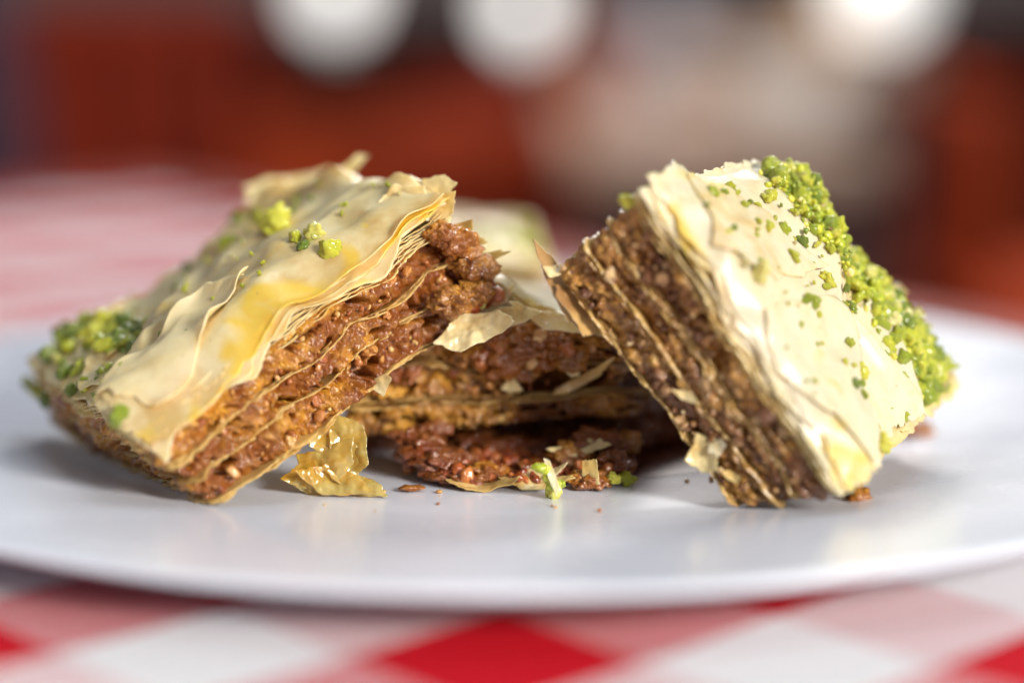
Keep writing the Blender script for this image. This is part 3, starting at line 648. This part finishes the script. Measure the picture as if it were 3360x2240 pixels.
flake(mid, wl(-.05, 27.5, 3.12), .34, .16, ((.95, .0, .1), (-.1, .6, .7), (.1, -.7, .6)), TOP_L, 119, .5, n=30)
flake(mid, wl(.62, 27.6, 3.02), .42, .16, ((.93, .0, -.25), (.1, .6, .7), (.1, -.7, .6)), TOP_L, 128, .35, n=30)
flake(mid, loc(2.05, -.05, T+.10), .30, .14, ((.9, .0, .3), (-.1, .5, .8), (.1, -.8, .5)), TOP_L, 112, .6, n=30)
flake(mid, loc(2.55, .05, T+.06), .34, .13, ((.93, .0, -.25), (.2, .5, .8), (.1, -.8, .5)), TOP_L, 113, .5, n=30)
flake(mid, loc(3.15, -.02, T-.03), .42, .10, ((.93, .0, -.35), (.2, .5, .8), (.1, -.8, .5)), CRUST, 114, .3, n=30)
flake(mid, loc(3.25, -.18, .82), .10, .22, ((.9, -.1, .2), (-.45, -.2, .9), (.1, -.9, .2)), CRUST, 115, .5)
flake(mid, loc(3.30, -.10, .55), .42, .08, ((.85, -.1, .45), (-.3, -.3, .8), (.2, -.8, .4)), INNER, 116, .6, n=30)
flake(mid, loc(2.35, -.14, .62), .14, .12, ((.9, -.1, .2), (-.1, -.2, .9), (.1, -.9, .2)), CRUST, 117, .5)
for (a, c, r, s, m) in [(2.65, 1.22, .32, 1, FILL_L), (2.15, 1.35, .24, 7, FILL_L), (3.3, .95, .2, 8, FILL_M), (2.25, 1.02, .26, 2, FILL_L), (2.85, 1.05, .24, 3, FILL_L), (1.75, 1.05, .22, 4, FILL_M), (3.1, 1.20, .2, 5, FILL_L), (2.6, .86, .16, 6, FILL_L)]:  # golden filling, lighter here to put the warm light into the colour
    clump(mid, loc(a, -.10, c), r*1.1, m, 220+s, (1.1, .8, .85))
for (a, c, r, s) in [(2.22, 1.22, .17, 1), (2.75, .98, .13, 2), (3.25, 1.10, .10, 3), (1.95, .92, .10, 4), (2.0, 1.08, .11, 5), (2.9, 1.32, .09, 6)]:
    V, F = lump(np.random.default_rng(s+50), 4, .10, .25, .2); link('nut_piece', mesh_np('nut_piece', V*r, F, NUT_L), mid, loc(a, -.2, c))
for (a, b, r) in [(1.0, .05, .06), (1.25, .0, .05), (2.2, .2, .07), (2.75, .15, .06), (.8, .1, .04), (1.6, .4, .05)]: nib(mid, loc(a, b, T+.12), r, rng)

# ------------------------------------------------------------------ far piece
FC = {(0, 0, 0): (-2.96, 35.6, .82), (0, 0, 1): (-2.78, 35.4, 2.86), (0, 1, 0): (-2.88, 39.6, .86), (0, 1, 1): (-2.85, 39.8, 3.19), (1, 0, 0): (0.84, 35.5, .82), (1, 0, 1): (0.60, 35.4, 2.80), (1, 1, 0): (0.40, 39.6, .86), (1, 1, 1): (0.30, 39.8, 3.10)}
U, W, T = 3.6, 4.4, 2.1
hx, far, rng = build_baklava('baklava_piece', 'blurred baklava at the back of the plate, pale top with pistachio at right',
    FC, U, W, T, [('n', .05, .8), ('p', .8, .92, 3), ('n', .92, 1.7), ('p', 1.7, T, 5, 1)], FILL_R, INNER, CRUST, NUT_R, 47, .06, (.06, .08), (0, 40), ('f', 'r'))
kb = top_fn(hx, 22, .10, .05, .0, .12)
sheet_top(hx, kb, -.03, U+.03, -.03, W+.03, TOP_L, far, 121, .03, .07)
band(hx, kb, far, rng, [(2.3, 1.2, .7), (2.9, 1.5, .8), (3.4, 1.4, 1), (3.6, 1.2, 1), (3.6, 2.4, 1), (3.5, 3.4, .6)], .30, 30, 160, .1, PIST, True)

# ------------------------------------------------------------------ crumbs and flakes lying on the plate
fr = thing('honey_flake', 'torn translucent honey coloured pastry flake standing on the plate just left of centre', 'pastry flake', (-2.46, 26.75, FLOORZ))
flake(fr, (.18, .05, .66), .30, .46, ((.95, -.15, .1), (-.05, .15, 1), (.1, -.95, .15)), HONEY, 131, .35, .02, 'flake_leaf', 44)
flake(fr, (-.15, -.12, .33), .42, .30, ((.9, -.1, .35), (-.3, .3, .85), (.2, -.9, .45)), HONEY, 132, .5, .02, 'flake_leaf', 44)
flake(fr, (.02, -.25, .22), .50, .20, ((.95, -.1, -.2), (.1, .5, .8), (.2, -.8, .6)), HONEY, 133, .6, .02, 'flake_leaf', 44)
flake(fr, (.36, -.22, .14), .34, .16, ((.95, -.1, -.25), (.1, .6, .6), (.1, -.6, .8)), HONEY, 134, .5, .02, 'flake_leaf', 40)
flake(fr, (-.42, -.15, .26), .24, .18, ((.9, -.1, .2), (-.1, .5, .8), (.2, -.8, .6)), HONEY, 135, .5, .02, 'flake_leaf', 36)
flake(fr, (.16, -.02, .42), .26, .36, ((.9, .2, .25), (-.2, .2, .95), (.3, -.9, .2)), HONEY, 136, .6, .02, 'flake_leaf', 36)

cp = thing('crumb_pile', 'dark syrupy heap of fallen walnut filling on the plate under the middle baklava', 'crumbs', (.1, 27.4, FLOORZ))
rng = np.random.default_rng(77)
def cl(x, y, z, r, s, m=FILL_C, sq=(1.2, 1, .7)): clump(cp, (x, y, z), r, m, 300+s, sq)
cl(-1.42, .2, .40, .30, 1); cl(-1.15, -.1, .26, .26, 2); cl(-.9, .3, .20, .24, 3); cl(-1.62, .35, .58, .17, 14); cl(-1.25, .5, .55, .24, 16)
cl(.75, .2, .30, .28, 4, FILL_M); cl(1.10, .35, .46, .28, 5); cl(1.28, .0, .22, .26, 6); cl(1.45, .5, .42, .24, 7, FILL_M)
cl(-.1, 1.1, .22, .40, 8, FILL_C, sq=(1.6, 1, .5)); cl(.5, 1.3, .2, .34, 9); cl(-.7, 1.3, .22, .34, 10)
for k in range(9): cl(-2.1+.62*k, 2.0+.3*(k % 3), .34+.06*(k % 2), .44, 40+k, FILL_C, (1.1, .9, .95))  # back row of clumps added to turn the gap behind dark
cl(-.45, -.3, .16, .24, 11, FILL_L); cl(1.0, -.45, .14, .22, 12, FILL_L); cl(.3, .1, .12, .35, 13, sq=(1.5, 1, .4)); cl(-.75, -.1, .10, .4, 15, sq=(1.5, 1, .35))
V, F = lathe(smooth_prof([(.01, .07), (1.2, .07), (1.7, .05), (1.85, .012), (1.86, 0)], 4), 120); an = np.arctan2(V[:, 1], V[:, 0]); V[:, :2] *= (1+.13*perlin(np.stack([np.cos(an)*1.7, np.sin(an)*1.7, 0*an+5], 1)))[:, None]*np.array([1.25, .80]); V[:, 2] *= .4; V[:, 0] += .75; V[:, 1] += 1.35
m, nt, p = mat_new('brown_syrup_shadow'); setp(p, Base_Color=(.10, .022, .006), Roughness=.5, Coat_Weight=.1, Coat_Roughness=.3)  # brown pool, widened to stand in for the shadow on the plate
link('syrup_shadow_pool', mesh_np('syrup_shadow_pool', V, F, m), cp, (0, 0, .004))
B = Batch()
for k in range(420):
    a = rng.uniform(0, 6.28); r_ = rng.uniform(0, 1)**.6; x = 1.65*r_*math.cos(a); y = .35+.9*r_*math.sin(a)
    V, F = lump(rng, 2, .15, .3, .3); r = rng.uniform(.03, .085); B.add(V*r+np.array([x, y, .06+r*.5+rng.uniform(0, .12)]), F, rng.random())
tag(B.build('nut_crumbs', NUT_RED, cp), kind='stuff')
for k, (x, y, z, r) in enumerate([(-.72, -.42, .17, .13), (-.60, -.48, .10, .10), (-.85, -.35, .22, .10), (.86, -.30, .26, .09), (1.25, -.25, .2, .1)]):
    V, F = lump(np.random.default_rng(k+70), 3, .12, .3, .2); link('nut_piece', mesh_np('nut_piece', V*r, F, NUT_RED), cp, (x, y, z))
flake(cp, (.18, -.52, .10), .50, .14, ((.98, -.1, .05), (.05, .8, .4), (0, -.4, .9)), CRUST, 141, .4, n=36)
flake(cp, (.30, -.42, .17), .34, .12, ((.98, -.1, .18), (.05, .8, .5), (0, -.5, .8)), CRUST, 142, .5, n=30)
flake(cp, (-.55, -.62, .07), .50, .14, ((.98, -.1, .02), (.05, .9, .2), (0, -.2, .9)), INNER, 143, .4, n=36)
flake(cp, (.92, .05, .46), .42, .14, ((.96, -.1, .2), (-.1, .7, .6), (0, -.6, .8)), CRUST, 144, .4, n=36)
flake(cp, (.98, -.62, .28), .13, .20, ((.9, -.3, .1), (-.1, .2, 1), (.2, -.9, .2)), CRUST, 145, .4)
flake(cp, (-1.3, -.05, .30), .36, .12, ((.8, -.3, -.4), (.2, .7, .6), (0, -.6, .8)), INNER, 146, .4, n=30)
for (x, y, z, r) in [(1.30, -.55, .16, .09), (1.50, -.35, .10, .10)]: nib(cp, (x, y, z), r, rng)
gs = thing('pistachio_shred', 'pale green pistachio shred standing in front of the dark crumb heap', 'pistachio', (.50, 26.25, FLOORZ))
for k, (x, z, r) in enumerate([(-.14, .48, .075), (-.06, .44, .07), (-.02, .33, .07), (.05, .22, .08), (.10, .11, .10), (.18, .20, .06), (.02, .08, .06)]):
    V, F = lump(np.random.default_rng(k+170), 3, .35, .25, .4); link('green_bit', mesh_np('green_bit', V*r*np.array([1, .8, 1.1]), F, PIST), gs, (x, .05*k-.1, z))
flake(gs, (.04, -.05, .36), .055, .26, ((.9, 0, .35), (-.35, .1, .9), (.1, -.95, .1)), TOP_R, 151, .3, .03, 'pale_sliver', 20)
cn = thing('baklava_crumb', 'reddish crumb on the plate behind the right baklava near the green band', 'crumb', (6.15, 30.3, FLOORZ))
clump(cn, (0, 0, .13), .26, FILL_L, 330, (1.3, 1, .6))
cn = thing('baklava_crumb', 'tiny orange crumb on the white plate between honey flake and crumb heap', 'crumb', (-1.42, 26.75, FLOORZ))
clump(cn, (0, 0, .05), .08, FILL_L, 331, (1.6, 1, .5), 3)
cn = thing('corner_crumbs', 'ragged brown crumbs fallen at the foot of the right baklava', 'crumbs', (4.78, 26.0, FLOORZ))
for k in range(9):
    clump(cn, (rng.uniform(-.3, .35), rng.uniform(-.1, .5), rng.uniform(.05, .16)), rng.uniform(.06, .13), (FILL_R, FILL_L)[k % 2], 340+k, sub=3)

# ------------------------------------------------------------------ the dining room behind
TBL = -76.0
WOOD = mat_simple('red_brown_wood', (.28, .026, .007), .55, .25, 8, .0, spec=.15, stretch=(1, 1, .15))
WOOD2 = mat_simple('orange_wood', (.44, .050, .009), .55, .25, 8, .0, spec=.15)
DARKW = mat_simple('dark_wood', (.05, .009, .006), .4, .2, 9, .1)
TANW = mat_simple('tan_wood_top', (.46, .30, .21), .35, .3, 9, .2, stretch=(.2, 1, 1))
FLOORM = mat_simple('dark_floor', (.06, .014, .008), .7, .3, 30, spec=.1)
WALLM = mat_simple('taupe_wall', (.24, .21, .20), .8, .2, 60)
WAIN = mat_simple('dark_red_panelling', (.060, .007, .003), .6, .3, 30, .0, spec=.1)
def box(B, x0, x1, y0, y1, z0, z1, bev=.4):
    xs = [x0, x0+bev, x1-bev, x1]; ys = [y0, y0+bev, y1-bev, y1]; zs = [z0, z0+bev, z1-bev, z1]
    # chamfered box as a convex set of 24 points
    import bmesh
    bm = bmesh.new()
    for ix in (0, 3):
        for iy in (0, 3):
            for iz in (0, 3):
                jx, jy, jz = (1 if ix == 0 else 2), (1 if iy == 0 else 2), (1 if iz == 0 else 2)
                for p in ((xs[ix], ys[jy], zs[jz]), (xs[jx], ys[iy], zs[jz]), (xs[jx], ys[jy], zs[iz])): bm.verts.new(p)
    bmesh.ops.convex_hull(bm, input=bm.verts[:]); bmesh.ops.triangulate(bm, faces=bm.faces[:])
    V = np.array([v.co[:] for v in bm.verts]); bm.verts.index_update(); F = np.array([[v.index for v in f.verts] for f in bm.faces]); bm.free(); B.add(V, F)
def boxo(name, dims, mat, parent=None, bev=.4):
    B = Batch(); box(B, *dims, bev); return B.build(name, mat, parent, smooth=False)
tag(boxo('floor', (-420, 420, -60, 760, TBL-4, TBL), FLOORM), kind='structure')
tag(boxo('wall', (-420, 420, 700, 712, TBL, 190), WALLM), kind='structure')
tag(boxo('wall_panelling', (-418, 418, 697, 699.8, TBL+.1, 0.5), WAIN), kind='structure')
own = thing('dining_table', 'own dining table hidden under the gingham cloth', 'table', (-18.5, 1.5, TBL), math.radians(-53))
boxo('table_top', (-61.8, 61.8, -51.8, 51.8, 72.4, 75.9), WOOD, own)
for sx in (-54, 54):
    for sy in (-45, 45): boxo('leg', (sx-3, sx+3, sy-3, sy+3, .01, 72.3), WOOD, own)
def table(name, label, x0, x1, y0, y1, top, legm, topm=TANW):
    t = thing(name, label, 'table', ((x0+x1)/2, (y0+y1)/2, TBL)); hx_, hy = (x1-x0)/2, (y1-y0)/2; h = top-TBL
    boxo('table_top', (-hx_, hx_, -hy, hy, h-3.5, h), topm, t); boxo('apron', (-hx_+4, hx_-4, -hy+4, hy-4, h-10, h-3.6), legm, t)
    for sx in (-1, 1):
        for sy in (-1, 1): boxo('leg', (sx*(hx_-5)-3.5, sx*(hx_-5)+3.5, sy*(hy-5)-3.5, sy*(hy-5)+3.5, .01, h-10.1), legm, t)
    return t
table('dining_table', 'nearer of the two blurred tan wooden tables behind the pastries', 6, 38, 205, 300, -8.2, DARKW)
table('dining_table', 'farther blurred tan wooden table beyond the nearer one', 12, 75, 370, 520, -5.0, DARKW)
def chair(label, x, y, rz, wood, w=42, h=82, slats=((-8.5, 6), (0, 6), (8.5, 6)), grp='blurred wooden chairs in the background'):
    t = thing('chair', label, 'chair', (x, y, TBL), rz, grp); a = w/2
    boxo('seat', (-a, a, -a, a, 42, 46), wood, t)
    for sx in (-1, 1):
        boxo('leg', (sx*(a-2.5)-2, sx*(a-2.5)+2, a-5, a-1, .01, 41.9), wood, t); boxo('leg', (sx*(a-2.5)-2, sx*(a-2.5)+2, -a+1, -a+5, .01, 41.9), wood, t)
        boxo('back_post', (sx*(a-2.5)-2.5, sx*(a-2.5)+2.5, -a+1, -a+4, 46.1, h), wood, t)
    boxo('top_rail', (-a+5.1, a-5.1, -a+1.2, -a+3.8, h-7, h-.5), wood, t)
    for k, sw in slats: boxo('back_slat', (k-sw/2, k+sw/2, -a+1.6, -a+3.4, 46.2, h-7.1), wood, t)
    return t
chair('reddish chair back left of centre behind the left baklava', -15.7, 275, 0, WOOD2, 38, 67.5, ((-8.2, 11.5), (11.4, 4)))
chair('dark orange chair at the upper left of the background', -64, 330, .1, WOOD, 44, 84, ((-10, 9), (0, 8), (10, 9)))
chair('red-brown chair standing behind the right end of the tan table', 74, 250, -math.pi/2, WOOD2, 40, 72)
chair('far chair seen between the left chair and the tan table', -2, 380, .1, WOOD, 40, 66)
nv = thing('draped_coat', 'dark navy coat hanging at the left edge of the background', 'coat', (-73, 235, TBL))
V, F = lathe(smooth_prof([(.1, 0), (15, 0), (17, 12), (16, 40), (14, 70), (11, 88), (5, 96), (.1, 97)], 5), 60); an = np.arctan2(V[:, 1], V[:, 0]); V[:, :2] *= (1+.08*np.sin(an*7))[:, None]
link('coat_body', mesh_np('coat_body', V, F, mat_simple('navy_cloth', (.006, .008, .03), .8)), nv)
# white china, and glowing globes added for unidentified bright highlights
WHITE = mat_simple('white_china', (.8, .8, .78), .3, .04)
def glow_globe(label, x, y, z, r, es):
    t = thing('highlight_globe', label, 'added_glow', (x, y, z), 0, 'glowing globes added for bright background highlights')
    gm = mat_simple('glow_white', (.9, .9, .88), .4, .02, emit=(1., 1., .97), es=es)
    V, F = lathe(smooth_prof([(.01, r*2.5), (r*.5, r*2.4), (r*.95, r*1.9), (r, r*1.3), (r*.8, r*.7), (r*.45, r*.42)], 5), 40); link('glow_shell', mesh_np('glow_shell', V, F, gm), t)
    V, F = lathe(smooth_prof([(r*.4, r*.40), (r*.3, r*.3), (r*.28, .5), (r*.8, .3), (r*.8, 0), (.01, 0)], 4), 40); link('base', mesh_np('base', V, F, WHITE), t)
    return t
glow_globe('leftmost bright white highlight in the blurred background, added as a glowing globe', -24.5, 280, 1.4, 4.4, 1.0)
glow_globe('bright white highlight, added as a glowing globe, in the blurred background above the gap between the baklavas', 1.6, 290, -.6, 3.9, 1.15)
glow_globe('largest bright white highlight, added as a glowing globe, above the right baklava', 70, 385, -3.2, 8.2, .85)
bw = thing('bowl', 'blurred white bowl on the tan wooden table at upper right', 'bowl', (30.7, 226, -8.18))
V, F = lathe(smooth_prof([(.01, .6), (4, .8), (5.8, 2.5), (6.8, 5), (7.0, 6.4), (6.7, 6.4), (6.4, 5), (5.4, 2.3), (3.6, .1), (2, 0), (.01, .0)], 5), 60); link('bowl_body', mesh_np('bowl_body', V, F, WHITE), bw)

dust = thing('crumb_dust', 'fine loose crumbs scattered on the plate between and before the pastries', 'crumbs', (0, 27, FLOORZ))
B = Batch(); rng = np.random.default_rng(5)
for k in range(26):
    x = rng.normal(-.3, 2.1); y = rng.normal(-.3, .8)
    if math.hypot(x+.1, y+27-31.7) > 6.3: continue
    r = rng.uniform(.012, .035)*(1.5 if k % 12 == 0 else 1); V, F = lump(rng, 1, .2, .3, .4, 3); B.add(V*r+np.array([x, y, r*.6]), F, rng.random())
tag(B.build('crumb_grains', NUT_L, dust), kind='stuff')

def cup(label, x, y, z, r, h, col):
    t = thing('cup', label, 'cup', (x, y, z), 0, 'blurred cups on the far tables')
    V, F = lathe(smooth_prof([(.01, .3), (r*.6, .3), (r*.8, h*.3), (r, h), (r*.93, h), (r*.72, h*.35), (r*.5, 0), (.01, 0)], 5), 40); link('cup_body', mesh_np('cup_body', V, F, mat_simple('cup_glaze', col, .15, .05)), t); return t
cup('small pale grey cup on the tan table, left of the white bowl', 15, 250, -8.18, 3, 7, (.5, .52, .58))
cup('terracotta cup at the left end of the tan table', 11, 280, -8.18, 4, 9, (.5, .12, .04))
cup('pale blue cup on the farther tan table', 30, 400, -4.98, 5, 11, (.35, .42, .55))
cup('ochre cup at the right end of the farther tan table', 70, 440, -4.98, 5, 12, (.6, .36, .12))
